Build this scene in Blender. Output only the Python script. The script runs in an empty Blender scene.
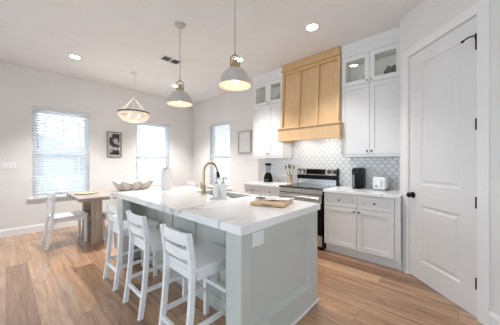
import bpy, bmesh, math, random
from mathutils import Vector, Matrix
random.seed(7)
S = bpy.context.scene
COL = S.collection
PI = math.pi

# ------------------------------------------------------------------ camera, world, light, exposure
cam_d = bpy.data.cameras.new('camera'); cam = bpy.data.objects.new('camera', cam_d); COL.objects.link(cam)
cam.location = (0, 0, 1.31)
cam.rotation_euler = (PI/2, 0, math.radians(42.76 - 90))
cam_d.sensor_width = 36; cam_d.lens = 226/500*36; cam_d.clip_start = 0.05
S.camera = cam

S.view_settings.view_transform = 'Standard'
S.view_settings.look = 'None'
S.view_settings.gamma = 1.0
S.view_settings.use_curve_mapping = False
S.view_settings.exposure = 1.53

W = bpy.data.worlds.new('sky'); S.world = W; W.use_nodes = True
wn = W.node_tree; wn.nodes.clear()
wo = wn.nodes.new('ShaderNodeOutputWorld'); wb = wn.nodes.new('ShaderNodeBackground')
wt = wn.nodes.new('ShaderNodeTexCoord'); wx = wn.nodes.new('ShaderNodeSeparateXYZ')
wr = wn.nodes.new('ShaderNodeValToRGB'); wm = wn.nodes.new('ShaderNodeMath')
wm.operation = 'MULTIPLY_ADD'; wm.inputs[1].default_value = 0.5; wm.inputs[2].default_value = 0.5
wn.links.new(wt.outputs['Generated'], wx.inputs[0]); wn.links.new(wx.outputs[2], wm.inputs[0])
wn.links.new(wm.outputs[0], wr.inputs[0]); wn.links.new(wr.outputs[0], wb.inputs[0]); wn.links.new(wb.outputs[0], wo.inputs[0])
e = wr.color_ramp.elements
e[0].position = 0.44; e[0].color = (0.77, 0.885, 1.0, 1)
e[1].position = 0.52; e[1].color = (0.75, 0.875, 1.0, 1)
# the sky is brighter on the window side (+Y) than behind the camera
wy = wn.nodes.new('ShaderNodeMapRange'); wy.interpolation_type = 'SMOOTHSTEP'
wy.inputs['From Min'].default_value = -0.35; wy.inputs['From Max'].default_value = 0.75
wy.inputs['To Min'].default_value = 0.68; wy.inputs['To Max'].default_value = 2.6
wn.links.new(wx.outputs[1], wy.inputs[0]); wn.links.new(wy.outputs[0], wb.inputs[1])

# ------------------------------------------------------------------ mesh helpers
class MB:
    def __init__(s): s.bm = bmesh.new()
    def box(s, x0, y0, z0, x1, y1, z1):
        x0, x1 = min(x0, x1), max(x0, x1); y0, y1 = min(y0, y1), max(y0, y1); z0, z1 = min(z0, z1), max(z0, z1)
        return s.hexa([(x0,y0,z0),(x1,y0,z0),(x1,y1,z0),(x0,y1,z0),(x0,y0,z1),(x1,y0,z1),(x1,y1,z1),(x0,y1,z1)])
    def hexa(s, p):
        v = [s.bm.verts.new(q) for q in p]
        for f in ((3,2,1,0),(4,5,6,7),(0,1,5,4),(1,2,6,5),(2,3,7,6),(3,0,4,7)):
            s.bm.faces.new([v[i] for i in f])
        return s
    def ring(s, c, u, w, r, n):
        return [s.bm.verts.new(c + u*(r*math.cos(2*PI*i/n)) + w*(r*math.sin(2*PI*i/n))) for i in range(n)]
    def tube(s, pts, r, n=12, cap=True):
        pts = [Vector(p) for p in pts]
        rs = r if isinstance(r, (list, tuple)) else [r]*len(pts)
        rings = []; up = None
        for i, p in enumerate(pts):
            d = (pts[min(i+1, len(pts)-1)] - pts[max(i-1, 0)]).normalized()
            if up is None:
                up = Vector((0,0,1)) if abs(d.z) < .9 else Vector((1,0,0))
            u = (up - d*up.dot(d)).normalized(); up = u
            rings.append(s.ring(p, u, d.cross(u), rs[i], n))
        for a, b in zip(rings, rings[1:]):
            for i in range(n):
                s.bm.faces.new((a[i], a[(i+1) % n], b[(i+1) % n], b[i]))
        if cap:
            s.bm.faces.new(rings[0][::-1]); s.bm.faces.new(rings[-1])
        return s
    def lathe(s, prof, c=(0,0,0), n=32, sx=1, sy=1, cap=False):
        c = Vector(c); rings = []
        for r, z in prof:
            if r < 1e-5: rings.append([s.bm.verts.new(c + Vector((0,0,z)))])
            else: rings.append([s.bm.verts.new(c + Vector((sx*r*math.cos(2*PI*i/n), sy*r*math.sin(2*PI*i/n), z))) for i in range(n)])
        for a, b in zip(rings, rings[1:]):
            for i in range(n):
                j = (i+1) % n
                if len(a) == 1 and len(b) == 1: continue
                if len(a) == 1: s.bm.faces.new((a[0], b[j], b[i]))
                elif len(b) == 1: s.bm.faces.new((a[i], a[j], b[0]))
                else: s.bm.faces.new((a[i], a[j], b[j], b[i]))
        if cap:
            if len(rings[0]) > 1: s.bm.faces.new(rings[0][::-1])
            if len(rings[-1]) > 1: s.bm.faces.new(rings[-1])
        return s
    def prism(s, poly, axis, a, b):
        def P(q, t):
            return {'x': (t, q[0], q[1]), 'y': (q[0], t, q[1]), 'z': (q[0], q[1], t)}[axis]
        A = [s.bm.verts.new(P(q, a)) for q in poly]; B = [s.bm.verts.new(P(q, b)) for q in poly]
        n = len(poly)
        s.bm.faces.new(A); s.bm.faces.new(B[::-1])
        for i in range(n):
            s.bm.faces.new((A[i], B[i], B[(i+1) % n], A[(i+1) % n]))
        return s
    def strip(s, sections):
        """sweep of rectangular sections, each a list of 4 points"""
        R = [[s.bm.verts.new(p) for p in q] for q in sections]
        n = len(R[0])
        for a, b in zip(R, R[1:]):
            for i in range(n):
                s.bm.faces.new((a[i], a[(i+1) % n], b[(i+1) % n], b[i]))
        s.bm.faces.new(R[0][::-1]); s.bm.faces.new(R[-1])
        return s
    def ball(s, c, r, sub=2, sc=(1,1,1)):
        m = Matrix.Translation(c) @ Matrix.Diagonal((sc[0]*r, sc[1]*r, sc[2]*r, 1))
        bmesh.ops.create_icosphere(s.bm, subdivisions=sub, radius=1, matrix=m)
        return s
    def build(s, name, mat, parent=None, bevel=0, smooth=35, loc=None, rz=0):
        bmesh.ops.recalc_face_normals(s.bm, faces=s.bm.faces)
        me = bpy.data.meshes.new(name); s.bm.to_mesh(me); s.bm.free()
        me.materials.append(mat)
        if smooth:
            me.shade_smooth(); me.set_sharp_from_angle(angle=math.radians(smooth))
        o = bpy.data.objects.new(name, me); COL.objects.link(o)
        if parent: o.parent = parent
        if loc: o.location = loc
        if rz: o.rotation_euler.z = rz
        if bevel:
            b = o.modifiers.new('bevel', 'BEVEL'); b.width = bevel; b.segments = 2; b.limit_method = 'ANGLE'
            b.angle_limit = math.radians(40); b.harden_normals = False
        return o

def tag(o, label, cat, group=None):
    o['label'] = label; o['category'] = cat
    if group: o['group'] = group
    return o
def thing(name, label, cat, loc=(0,0,0), rz=0, group=None):
    o = bpy.data.objects.new(name, None); COL.objects.link(o)
    o.empty_display_size = .1
    o.location = loc; o.rotation_euler.z = rz
    return tag(o, label, cat, group)
def struct(o):
    o['kind'] = 'structure'; return o
def copy_tree(o, parent=None):
    c = o.copy(); COL.objects.link(c)
    if parent: c.parent = parent
    for ch in [x for x in bpy.data.objects if x.parent == o]:
        copy_tree(ch, c)
    return c

# ------------------------------------------------------------------ materials
def new_mat(name):
    m = bpy.data.materials.new(name); m.use_nodes = True
    return m, m.node_tree, m.node_tree.nodes['Principled BSDF']
def N(t, kind, **kw):
    n = t.nodes.new('ShaderNode' + kind)
    for k, v in kw.items(): setattr(n, k, v)
    return n
def coords(t, scale=(1,1,1), rot=(0,0,0)):
    c = N(t, 'TexCoord'); m = N(t, 'Mapping')
    m.inputs['Scale'].default_value = scale; m.inputs['Rotation'].default_value = rot
    t.links.new(c.outputs['Object'], m.inputs['Vector']); return m.outputs[0]
def ramp(t, fac, stops):
    r = N(t, 'ValToRGB'); el = r.color_ramp.elements
    while len(el) < len(stops): el.new(.5)
    for x, (p, c) in zip(el, stops): x.position = p; x.color = (*c, 1)
    t.links.new(fac, r.inputs[0]); return r.outputs[0]
def noise(t, vec, scale, detail=3, rough=.5, dist=0):
    n = N(t, 'TexNoise'); n.inputs['Scale'].default_value = scale; n.inputs['Detail'].default_value = detail
    n.inputs['Roughness'].default_value = rough; n.inputs['Distortion'].default_value = dist
    if vec: t.links.new(vec, n.inputs['Vector'])
    return n
def bump(t, b, h, strength, dist=.01):
    n = N(t, 'Bump'); n.inputs['Strength'].default_value = strength; n.inputs['Distance'].default_value = dist
    t.links.new(h, n.inputs['Height']); t.links.new(n.outputs[0], b.inputs['Normal'])
def mix(t, fac, a, b, mode='MIX'):
    n = N(t, 'MixRGB', blend_type=mode)
    for i, v in enumerate((fac, a, b)):
        if hasattr(v, 'is_linked'): t.links.new(v, n.inputs[i])
        elif i == 0: n.inputs[0].default_value = v
        else: n.inputs[i].default_value = (*v, 1)
    return n.outputs[0]
def math_n(t, op, a, b=None):
    n = N(t, 'Math', operation=op)
    for i, v in enumerate((a, b)):
        if v is None: continue
        if hasattr(v, 'is_linked'): t.links.new(v, n.inputs[i])
        else: n.inputs[i].default_value = v
    return n.outputs[0]

def paint(name, col, rough=.5, spec=.35, var=.02, bmp=.03):
    m, t, b = new_mat(name)
    v = coords(t)
    n = noise(t, v, 2.5, 2)
    c2 = tuple(x*(1-var*2) for x in col)
    t.links.new(ramp(t, n.outputs[0], [(.3, c2), (.7, col)]), b.inputs['Base Color'])
    b.inputs['Roughness'].default_value = rough; b.inputs['Specular IOR Level'].default_value = spec
    if bmp:
        n2 = noise(t, v, 180, 2); bump(t, b, n2.outputs[0], bmp, .002)
    return m
def metal(name, col, rough=.3, brushed=None, met=1.0):
    m, t, b = new_mat(name)
    b.inputs['Base Color'].default_value = (*col, 1); b.inputs['Metallic'].default_value = met
    v = coords(t, brushed or (40, 40, 40))
    n = noise(t, v, 8, 2)
    r = N(t, 'MapRange'); r.inputs['To Min'].default_value = rough*.8; r.inputs['To Max'].default_value = rough*1.25
    t.links.new(n.outputs[0], r.inputs[0]); t.links.new(r.outputs[0], b.inputs['Roughness'])
    return m
def wood(name, c1, c2, scale=(1, 12, 12), rough=.5, c3=None, big=3.0):
    m, t, b = new_mat(name)
    v = coords(t, scale)
    n1 = noise(t, v, big, 6, .6, .6)
    n2 = noise(t, v, big*9, 3, .6)
    c = ramp(t, n1.outputs[0], [(.3, c1), (.52, tuple((p+q)/2 for p, q in zip(c1, c2))), (.7, c2)])
    c = mix(t, .25, c, ramp(t, n2.outputs[0], [(.35, c1), (.65, c2)]))
    if c3:
        n3 = noise(t, coords(t, (1.4,1.4,1.4)), 1.2, 3)
        c = mix(t, ramp(t, n3.outputs[0], [(.45, (0,0,0)), (.7, (.8,.8,.8))]), c, c3)
    t.links.new(c, b.inputs['Base Color']); b.inputs['Roughness'].default_value = rough
    bump(t, b, n2.outputs[0], .08, .003)
    return m
def emis(name, col, s):
    m, t, b = new_mat(name)
    b.inputs['Base Color'].default_value = (*col, 1)
    b.inputs['Emission Color'].default_value = (*col, 1); b.inputs['Emission Strength'].default_value = s
    return m
def clear_glass(name, tint=(1,1,1), refl=.08, rough=.02):
    m, t, b = new_mat(name); t.nodes.remove(b)
    out = t.nodes['Material Output']
    tr = N(t, 'BsdfTransparent'); tr.inputs[0].default_value = (*tint, 1)
    gl = N(t, 'BsdfGlossy'); gl.inputs['Roughness'].default_value = rough
    fr = N(t, 'LayerWeight'); fr.inputs['Blend'].default_value = .25
    mx = N(t, 'MixShader')
    k = math_n(t, 'MULTIPLY_ADD', fr.outputs['Fresnel'], .6)
    k.node.inputs[2].default_value = refl*.4
    t.links.new(k, mx.inputs[0]); t.links.new(tr.outputs[0], mx.inputs[1]); t.links.new(gl.outputs[0], mx.inputs[2])
    t.links.new(mx.outputs[0], out.inputs[0])
    return m

M = {}
M['wall'] = paint('wall_paint', (.78, .765, .75), .6, .25)
M['ceiling'] = paint('ceiling_paint', (.84, .84, .84), .75, .2)
M['trim'] = paint('trim_paint', (.84, .83, .815), .4, .4)
M['cab'] = paint('cabinet_paint', (.79, .785, .775), .38, .4)
M['cab_in'] = paint('cabinet_interior', (.74, .75, .72), .5, .3)
M['door'] = paint('door_paint', (.76, .755, .75), .4, .4)
M['sage'] = paint('sage_paint', (.59, .60, .555), .42, .4)
M['white'] = paint('white_lacquer', (.90, .90, .895), .32, .45)
def translucent_blind():
    m, t, b = new_mat('blind_slat')
    b.inputs['Base Color'].default_value = (.88, .89, .90, 1); b.inputs['Roughness'].default_value = .45
    tl = N(t, 'BsdfTranslucent'); tl.inputs[0].default_value = (.88, .90, .92, 1); mx = N(t, 'MixShader'); mx.inputs[0].default_value = .30
    t.links.new(b.outputs[0], mx.inputs[1]); t.links.new(tl.outputs[0], mx.inputs[2]); t.links.new(mx.outputs[0], t.nodes['Material Output'].inputs[0])
    return m
M['blind'] = translucent_blind()
M['plastic_white'] = paint('white_plastic', (.85, .85, .85), .3, .5, bmp=0)
M['black'] = paint('black_plastic', (.004, .004, .0045), .22, .14, bmp=0)
M['black_glass'] = paint('cooktop_glass', (.012, .012, .013), .08, .6, bmp=0)
M['black_metal'] = paint('black_hardware', (.006, .006, .006), .4, .2, bmp=0)
M['grey_dark'] = paint('dark_grey', (.10, .10, .105), .5)
M['steel'] = metal('stainless', (.52, .515, .50), .26, (2, 60, 60))
M['steel_dark'] = metal('sink_steel', (.07, .066, .058), .45, met=.3)
M['brass'] = metal('satin_brass', (.50, .40, .23), .28)
M['bronze'] = metal('aged_bronze', (.16, .12, .08), .4)
M['ceramic'] = paint('white_ceramic', (.82, .80, .77), .25, .5, bmp=0)
M['ceramic_warm'] = paint('warm_ceramic', (.50, .37, .30), .45, .4, var=.1)
M['oak'] = wood('hood_oak', (.60, .385, .195), (.74, .505, .28), (12, 12, 1), .45)
M['board'] = wood('board_wood', (.55, .36, .20), (.70, .50, .30), (3, 14, 14), .5)
M['spoon'] = wood('utensil_wood', (.12, .07, .04), (.28, .18, .10), (12, 12, 1), .55)
M['table'] = wood('table_wood', (.25, .20, .16), (.46, .385, .32), (1, 14, 14), .34, (.42, .385, .355))
M['table_leg'] = wood('table_leg_wood', (.27, .21, .155), (.52, .42, .33), (12, 12, 1), .55, (.44, .40, .36))
M['bulb'] = emis('lit_bulb', (1, .85, .70), 1.6)
M['lens'] = emis('lit_lens', (1, .95, .88), 9)
M['lens_fill'] = emis('fill_lens', (1, .95, .88), 1.5)  # glow of the lamps added in the cabinets and hood
M['glass'] = clear_glass('window_glass', (.97, .985, .99))
M['cab_glass'] = clear_glass('cabinet_glass', (.96, .97, .965), .2)
M['jar_glass'] = clear_glass('jar_glass', (.86, .88, .90), .3)
M['grey_mid'] = paint('vent_grey', (.27, .27, .27), .6)
M['linen'] = paint('linen', (.86, .845, .82), .9, .1, var=.03, bmp=.05)
M['cream'] = paint('cream_stems', (.66, .58, .48), .8, .2)
M['shade_out'] = paint('pendant_enamel', (.56, .525, .48), .3, .5, bmp=0)
M['shade_in'] = paint('pendant_inside', (.80, .60, .49), .5, .3, bmp=0)
M['ext_white'] = paint('exterior_white', (.82, .83, .84), .6)
M['ext_deck'] = paint('deck_boards', (.55, .54, .53), .8)
M['ext_wall'] = paint('neighbour_siding', (.74, .77, .80), .8)
M['ext_roof'] = paint('neighbour_roof', (.72, .73, .75), .9)
M['ext_win'] = paint('neighbour_window', (.45, .48, .52), .2)
M['ground'] = paint('pale_ground', (.50, .51, .46), .95, var=.1)
M['plate'] = paint('grey_plate', (.46, .50, .48), .3, .5, bmp=0)
M['coral'] = paint('dark_ornament', (.05, .055, .055), .6)

# floor: long planks running along Y
def floor_mat():
    m, t, b = new_mat('plank_floor')
    v = coords(t, (1,1,1), (0, 0, PI/2))
    br = N(t, 'TexBrick'); br.offset = .37; br.offset_frequency = 2
    br.inputs['Scale'].default_value = 1
    br.inputs['Brick Width'].default_value = 1.75; br.inputs['Row Height'].default_value = .195
    br.inputs['Mortar Size'].default_value = .0022; br.inputs['Mortar Smooth'].default_value = .2; br.inputs['Bias'].default_value = 0
    br.inputs['Color1'].default_value = (0,0,0,1); br.inputs['Color2'].default_value = (1,1,1,1); br.inputs['Mortar'].default_value = (.5,.5,.5,1)
    t.links.new(v, br.inputs['Vector'])
    # per-plank shift of the grain
    sh = N(t, 'VectorMath', operation='MULTIPLY_ADD'); sh.inputs[1].default_value = (37, 19, 0)
    t.links.new(br.outputs['Color'], sh.inputs[0])
    mp = N(t, 'Mapping'); mp.inputs['Scale'].default_value = (.8, 12, 1)
    t.links.new(v, mp.inputs['Vector']); t.links.new(mp.outputs[0], sh.inputs[2])
    g = noise(t, sh.outputs[0], 1.9, 9, .68, .45)
    g2 = noise(t, sh.outputs[0], 9, 4, .6)
    base = ramp(t, br.outputs['Color'], [(0, (.25, .132, .067)), (.3, (.49, .28, .15)), (.55, (.34, .19, .102)), (.8, (.44, .265, .155)), (1, (.57, .345, .195))])
    grain = ramp(t, g.outputs[0], [(.30, (.28, .22, .18)), (.43, (.82, .77, .73)), (.55, (1.08, 1.06, 1.04)), (.68, (1.35, 1.33, 1.30))])
    c = mix(t, .85, base, grain, 'MULTIPLY')
    c = mix(t, .45, c, ramp(t, g2.outputs[0], [(.35, (.6, .58, .56)), (.6, (1.1, 1.1, 1.1))]), 'MULTIPLY')
    kn = noise(t, sh.outputs[0], .9, 2)
    c = mix(t, ramp(t, kn.outputs[0], [(.60, (0,0,0)), (.72, (.6,.6,.6))]), c, (.40, .32, .265))
    kv = N(t, 'Mapping'); kv.inputs['Scale'].default_value = (2.2, 7, 1); t.links.new(v, kv.inputs['Vector'])
    k2 = noise(t, kv.outputs[0], 1.1, 3, .5)     # scattered dark knots
    c = mix(t, ramp(t, k2.outputs[0], [(.66, (0,0,0)), (.76, (.8,.8,.8))]), c, (.12, .065, .04))
    seam = math_n(t, 'MULTIPLY', br.outputs['Fac'], .38)
    c = mix(t, seam, c, (.08, .05, .035))
    t.links.new(c, b.inputs['Base Color'])
    b.inputs['Roughness'].default_value = .27; b.inputs['Specular IOR Level'].default_value = .6
    b.inputs['Coat Weight'].default_value = .6; b.inputs['Coat Roughness'].default_value = .33
    h = math_n(t, 'SUBTRACT', math_n(t, 'MULTIPLY', g2.outputs[0], .3), br.outputs['Fac'])
    bump(t, b, h, .12, .004)
    return m
M['floor'] = floor_mat()

def quartz_mat():
    m, t, b = new_mat('veined_quartz')
    v = coords(t, (1, 1, 1), (0, 0, .6))
    d = noise(t, v, 1.1, 4, .55)
    add = N(t, 'VectorMath', operation='MULTIPLY_ADD'); add.inputs[1].default_value = (1.1, 1.1, .6)
    t.links.new(d.outputs['Color'], add.inputs[0]); t.links.new(v, add.inputs[2])
    vo = N(t, 'TexVoronoi', feature='DISTANCE_TO_EDGE'); vo.inputs['Scale'].default_value = 1.35
    mp = N(t, 'Mapping'); mp.inputs['Scale'].default_value = (1, 1.9, 1)
    t.links.new(add.outputs[0], mp.inputs['Vector']); t.links.new(mp.outputs[0], vo.inputs['Vector'])
    line = ramp(t, vo.outputs['Distance'], [(0, (1,1,1)), (.008, (.8,.8,.8)), (.02, (.12,.12,.12)), (.06, (0,0,0))])
    msk = noise(t, v, 1.7, 2)
    k = mix(t, 1, line, ramp(t, msk.outputs[0], [(.42, (.04,.04,.04)), (.62, (.7,.7,.7))]), 'MULTIPLY')
    soft = noise(t, v, 3, 3)
    basec = ramp(t, soft.outputs[0], [(.35, (.85, .835, .82)), (.65, (.90, .89, .88))])
    t.links.new(mix(t, k, basec, (.36, .29, .24)), b.inputs['Base Color'])
    b.inputs['Roughness'].default_value = .12; b.inputs['Specular IOR Level'].default_value = .5
    return m
M['quartz'] = quartz_mat()

def scale_tile():
    """fish-scale tile on a wall facing -x: u along y, v along z"""
    m, t, b = new_mat('fan_tile')
    c = N(t, 'TexCoord'); sx = N(t, 'SeparateXYZ'); t.links.new(c.outputs['Object'], sx.inputs[0])
    u = math_n(t, 'DIVIDE', sx.outputs[1], .094); w = math_n(t, 'DIVIDE', sx.outputs[2], .108)
    vv = math_n(t, 'MULTIPLY', w, 2.0)
    row = math_n(t, 'FLOOR', vv); fr = math_n(t, 'SUBTRACT', vv, row)          # 0..1 inside a strip
    off = math_n(t, 'MULTIPLY', math_n(t, 'FLOORED_MODULO', row, 2.0), .5)
    uu = math_n(t, 'SUBTRACT', math_n(t, 'FRACT', math_n(t, 'ADD', u, off)), .5)
    top = math_n(t, 'MULTIPLY', fr, .5)
    d = math_n(t, 'SQRT', math_n(t, 'ADD', math_n(t, 'MULTIPLY', uu, uu), math_n(t, 'MULTIPLY', top, top)))
    dd = math_n(t, 'ABSOLUTE', math_n(t, 'SUBTRACT', d, .5))
    tile = ramp(t, dd, [(.015, (0,0,0)), (.04, (1,1,1))])
    col = mix(t, tile, (.40, .40, .40), (.86, .86, .86))
    t.links.new(col, b.inputs['Base Color'])
    hb = ramp(t, dd, [(.02, (0,0,0)), (.16, (1,1,1))])
    rr = ramp(t, tile, [(0, (.8,.8,.8)), (1, (.12,.12,.12))]); t.links.new(rr, b.inputs['Roughness'])
    wob = noise(t, c.outputs['Object'], 14, 1)
    h = mix(t, .35, hb, wob.outputs[0])
    bump(t, b, h, .7, .006)
    return m
M['tile'] = scale_tile()

def shell_print():
    m, t, b = new_mat('shell_print')
    v = coords(t)
    vo = N(t, 'TexVoronoi', feature='F1'); vo.inputs['Scale'].default_value = 9
    d = noise(t, v, 9, 3); a = N(t, 'VectorMath', operation='MULTIPLY_ADD'); a.inputs[1].default_value = (.08,.08,.08)
    t.links.new(d.outputs['Color'], a.inputs[0]); t.links.new(v, a.inputs[2]); t.links.new(a.outputs[0], vo.inputs['Vector'])
    w = N(t, 'TexNoise'); w.inputs['Scale'].default_value = 26; w.inputs['Distortion'].default_value = 2; t.links.new(v, w.inputs['Vector'])
    c = ramp(t, vo.outputs['Distance'], [(.0, (.72,.70,.70)), (.42, (.50,.48,.50)), (.55, (.06,.06,.07)), (.75, (.02,.02,.025))])
    c = mix(t, .6, c, ramp(t, w.outputs[0], [(.35, (.25,.24,.25)), (.6, (1.1,1.1,1.1))]), 'MULTIPLY')
    t.links.new(c, b.inputs['Base Color']); b.inputs['Roughness'].default_value = .35
    return m
M['shell_print'] = shell_print()
def sketch_print():
    m, t, b = new_mat('sketch_print')
    v = coords(t)
    n = noise(t, v, 7, 1, .4, 1.2)
    k = math_n(t, 'ABSOLUTE', math_n(t, 'SUBTRACT', n.outputs[0], .5))
    t.links.new(ramp(t, k, [(.0, (.58,.57,.55)), (.012, (.80,.79,.77)), (.05, (.82,.81,.79))]), b.inputs['Base Color'])
    b.inputs['Roughness'].default_value = .3
    return m
M['sketch_print'] = sketch_print()
M['shell'] = paint('chalky_shell', (.78, .74, .69), .8, .2, var=.08, bmp=.1)
M['mat_board'] = paint('mat_board', (.78, .76, .73), .8)
M['frame_grey'] = wood('frame_grey_wood', (.22, .19, .165), (.38, .34, .30), (8, 8, 8), .6)
M['frame_pale'] = wood('frame_pale_wood', (.36, .32, .27), (.46, .41, .35), (8, 8, 8), .5)

# ------------------------------------------------------------------ room shell
CEIL = 3.07; BY = 5.85; RX = 3.81
XL, YB = -3.4, -3.2
struct(MB().box(XL, YB, -.12, RX+.15, BY+.15, 0).build('floor', M['floor'], smooth=0))
struct(MB().box(XL, YB, CEIL, RX+.15, BY+.15, CEIL+.12).build('ceiling', M['ceiling'], smooth=0))

W0 = (-1.95, -.20, .0, 2.35)      # unseen glazed door at left, added for daylight and floor glare
W1 = (.334, 1.237, .645, 2.375); W2 = (2.184, 3.077, .645, 2.355); W3 = (4.205, 5.046, .66, 2.36)
def wall_holes(a0, a1, z0, z1, holes, put):
    holes = sorted(holes); cur = a0
    for h0, h1, hz0, hz1 in holes:
        put(cur, h0, z0, z1); put(h0, h1, z0, hz0); put(h0, h1, hz1, z1); cur = h1
    put(cur, a1, z0, z1)
mb = MB(); wall_holes(XL, RX+.15, 0, CEIL, [W0, W1, W2], lambda a, b, c, d: mb.box(a, BY, c, b, BY+.15, d))
struct(mb.build('wall_back', M['wall'], smooth=0))
mb = MB(); wall_holes(.3, BY, 0, CEIL, [W3], lambda a, b, c, d: mb.box(RX, a, c, RX+.15, b, d))
struct(mb.build('wall_right', M['wall'], smooth=0))
LW = [(-2.7, -.5, .25, 2.6), (.0, 2.2, .25, 2.6), (2.7, 4.9, .25, 2.6)]   # wide unseen windows, added to let in fill light from the left
mb = MB(); wall_holes(YB, BY, 0, CEIL, LW, lambda a, b, c, d: mb.box(XL-.15, a, c, XL, b, d))
struct(mb.build('added_wall_left', M['wall'], smooth=0))  # unseen wall, added to limit light from the left
for n_, (a, b_, c, d) in enumerate(LW):  # frames and panes of the added windows
    mb = MB(); x0, x1 = XL-.11, XL-.05
    mb.box(x0, a, c, x1, a+.06, d); mb.box(x0, b_-.06, c, x1, b_, d); mb.box(x0, a+.06, c, x1, b_-.06, c+.06); mb.box(x0, a+.06, d-.06, x1, b_-.06, d); mb.box(x0, (a+b_)/2-.03, c+.06, x1, (a+b_)/2+.03, d-.06)
    wo_ = struct(mb.build('window_%d' % (n_+4), M['trim'], smooth=0))
    mb = MB(); mb.box(x0+.028, a+.06, c+.06, x0+.032, (a+b_)/2-.03, d-.06); mb.box(x0+.028, (a+b_)/2+.03, c+.06, x0+.032, b_-.06, d-.06)
    mb.build('pane', M['glass'], wo_, smooth=0)
# pantry: short return wall, then the diagonal wall with the door
P0 = (3.32, .54); DRZ = math.radians(225)
struct(MB().box(P0[0]+.005, P0[1]-.12, 0, RX, P0[1], CEIL).build('wall_return', M['wall'], smooth=0))
DS0, DS1, DZ = .154, .926, 2.545
mb = MB()
mb.box(0, 0, 0, DS0, .12, CEIL); mb.box(DS0, 0, DZ, DS1, .12, CEIL); mb.box(DS1, 0, 0, 3.6, .12, CEIL)
struct(mb.build('wall_diagonal', M['wall'], loc=(*P0, 0), rz=DRZ, smooth=0))

# baseboards
def base_profile(t=.016, h=.14):
    return [(0, 0), (t, 0), (t, h-.03), (t*.6, h-.012), (t*.35, h), (0, h)]
mb = MB(); mb.prism([(BY-p, z) for p, z in base_profile()], 'x', W0[1]+.002, RX-.017); mb.prism([(BY-p, z) for p, z in base_profile()], 'x', XL, W0[0]-.002)
struct(mb.build('baseboard_back', M['trim'], smooth=0))
mb = MB(); mb.prism([(RX-p, z) for p, z in base_profile()], 'y', 3.135, BY)
struct(mb.build('baseboard_right', M['trim'], smooth=0))
mb = MB(); mb.prism([(-p, z) for p, z in base_profile()], 'x', DS1+.095, 3.6)
struct(mb.build('baseboard_diagonal', M['trim'], loc=(*P0, 0), rz=DRZ, smooth=0))

# door casing
mb = MB()
mb.box(.06, -.014, 0, DS0-.004, 0, DZ+.004); mb.box(DS1+.004, -.014, 0, DS1+.094, 0, DZ+.004); mb.box(.06, -.014, DZ+.004, DS1+.094, 0, DZ+.094)
mb.box(.004, -.03, 0, DS0-.004, 0, .02); mb.box(.004, -.012, 0, .06, 0, .14); mb.box(DS0-.004, -.006, 0, DS0+.002, .1, DZ); mb.box(DS1-.002, -.006, 0, DS1+.004, .1, DZ); mb.box(DS0, -.006, DZ-.002, DS1, .1, DZ+.004)
struct(mb.build('trim_1', M['trim'], loc=(*P0, 0), rz=DRZ, bevel=.003, smooth=0))

# pantry door
door = MB()
a0, a1 = DS0+.008, DS1-.006; z0, z1 = .012, DZ-.008
pan = [(.325, .770, 1.065, 2.39), (.325, .770, .225, .84)]
ys, yd = .004, .040
# stiles and rails round the two panels
door.box(a0, ys, z0, .325, yd, z1); door.box(.770, ys, z0, a1, yd, z1)
for q0, q1 in ((z0, .225), (.84, 1.065), (2.39, z1)): door.box(.325, ys, q0, .770, yd, q1)
for p0, p1, q0, q1 in pan:   # sloping mould, flat field raised again
    o_ = [(p0, ys, q0), (p1, ys, q0), (p1, ys, q1), (p0, ys, q1)]
    def inset(d, y): return [(p0+d, y, q0+d), (p1-d, y, q0+d), (p1-d, y, q1-d), (p0+d, y, q1-d)]
    loops = [o_, inset(.012, .016), inset(.03, .017), inset(.052, .008)]
    V = [[door.bm.verts.new(p) for p in L] for L in loops]
    for A, B in zip(V, V[1:]):
        for i in range(4): door.bm.faces.new((A[i], A[(i+1) % 4], B[(i+1) % 4], B[i]))
    door.bm.faces.new(V[-1])
dr = struct(door.build('door_1', M['door'], loc=(*P0, 0), rz=DRZ, smooth=0))
k = MB()
k.tube([(.215, .004, .94), (.215, -.008, .94)], .033, 20); k.tube([(.215, -.008, .94), (.215, -.03, .94)], .011, 14)
k.tube([(.215, -.026, .94), (.215, -.036, .94), (.215, -.052, .94), (.215, -.062, .94), (.215, -.066, .94)], [.014, .026, .03, .022, .006], 20)
o = k.build('door_knob', M['black_metal'], dr); o['label'] = 'round black door knob'
for z in (2.30, 1.63, .975, .30):
    hb = MB(); hb.tube([(DS1-.004, -.008, z-.048), (DS1-.004, -.008, z+.048)], .008, 10)
    hb.build('hinge', M['black_metal'], dr)
st = MB(); st.tube([(DS1-.006, -.012, 2.37), (DS1-.03, -.05, 2.365), (DS1-.065, -.062, 2.35)], .006, 8); st.ball((DS1-.07, -.063, 2.348), .012)
st.tube([(DS1-.004, -.010, 2.34), (DS1-.004, -.010, 2.385)], .009, 10)
st.build('door_stop', M['black_metal'], dr)

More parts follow.
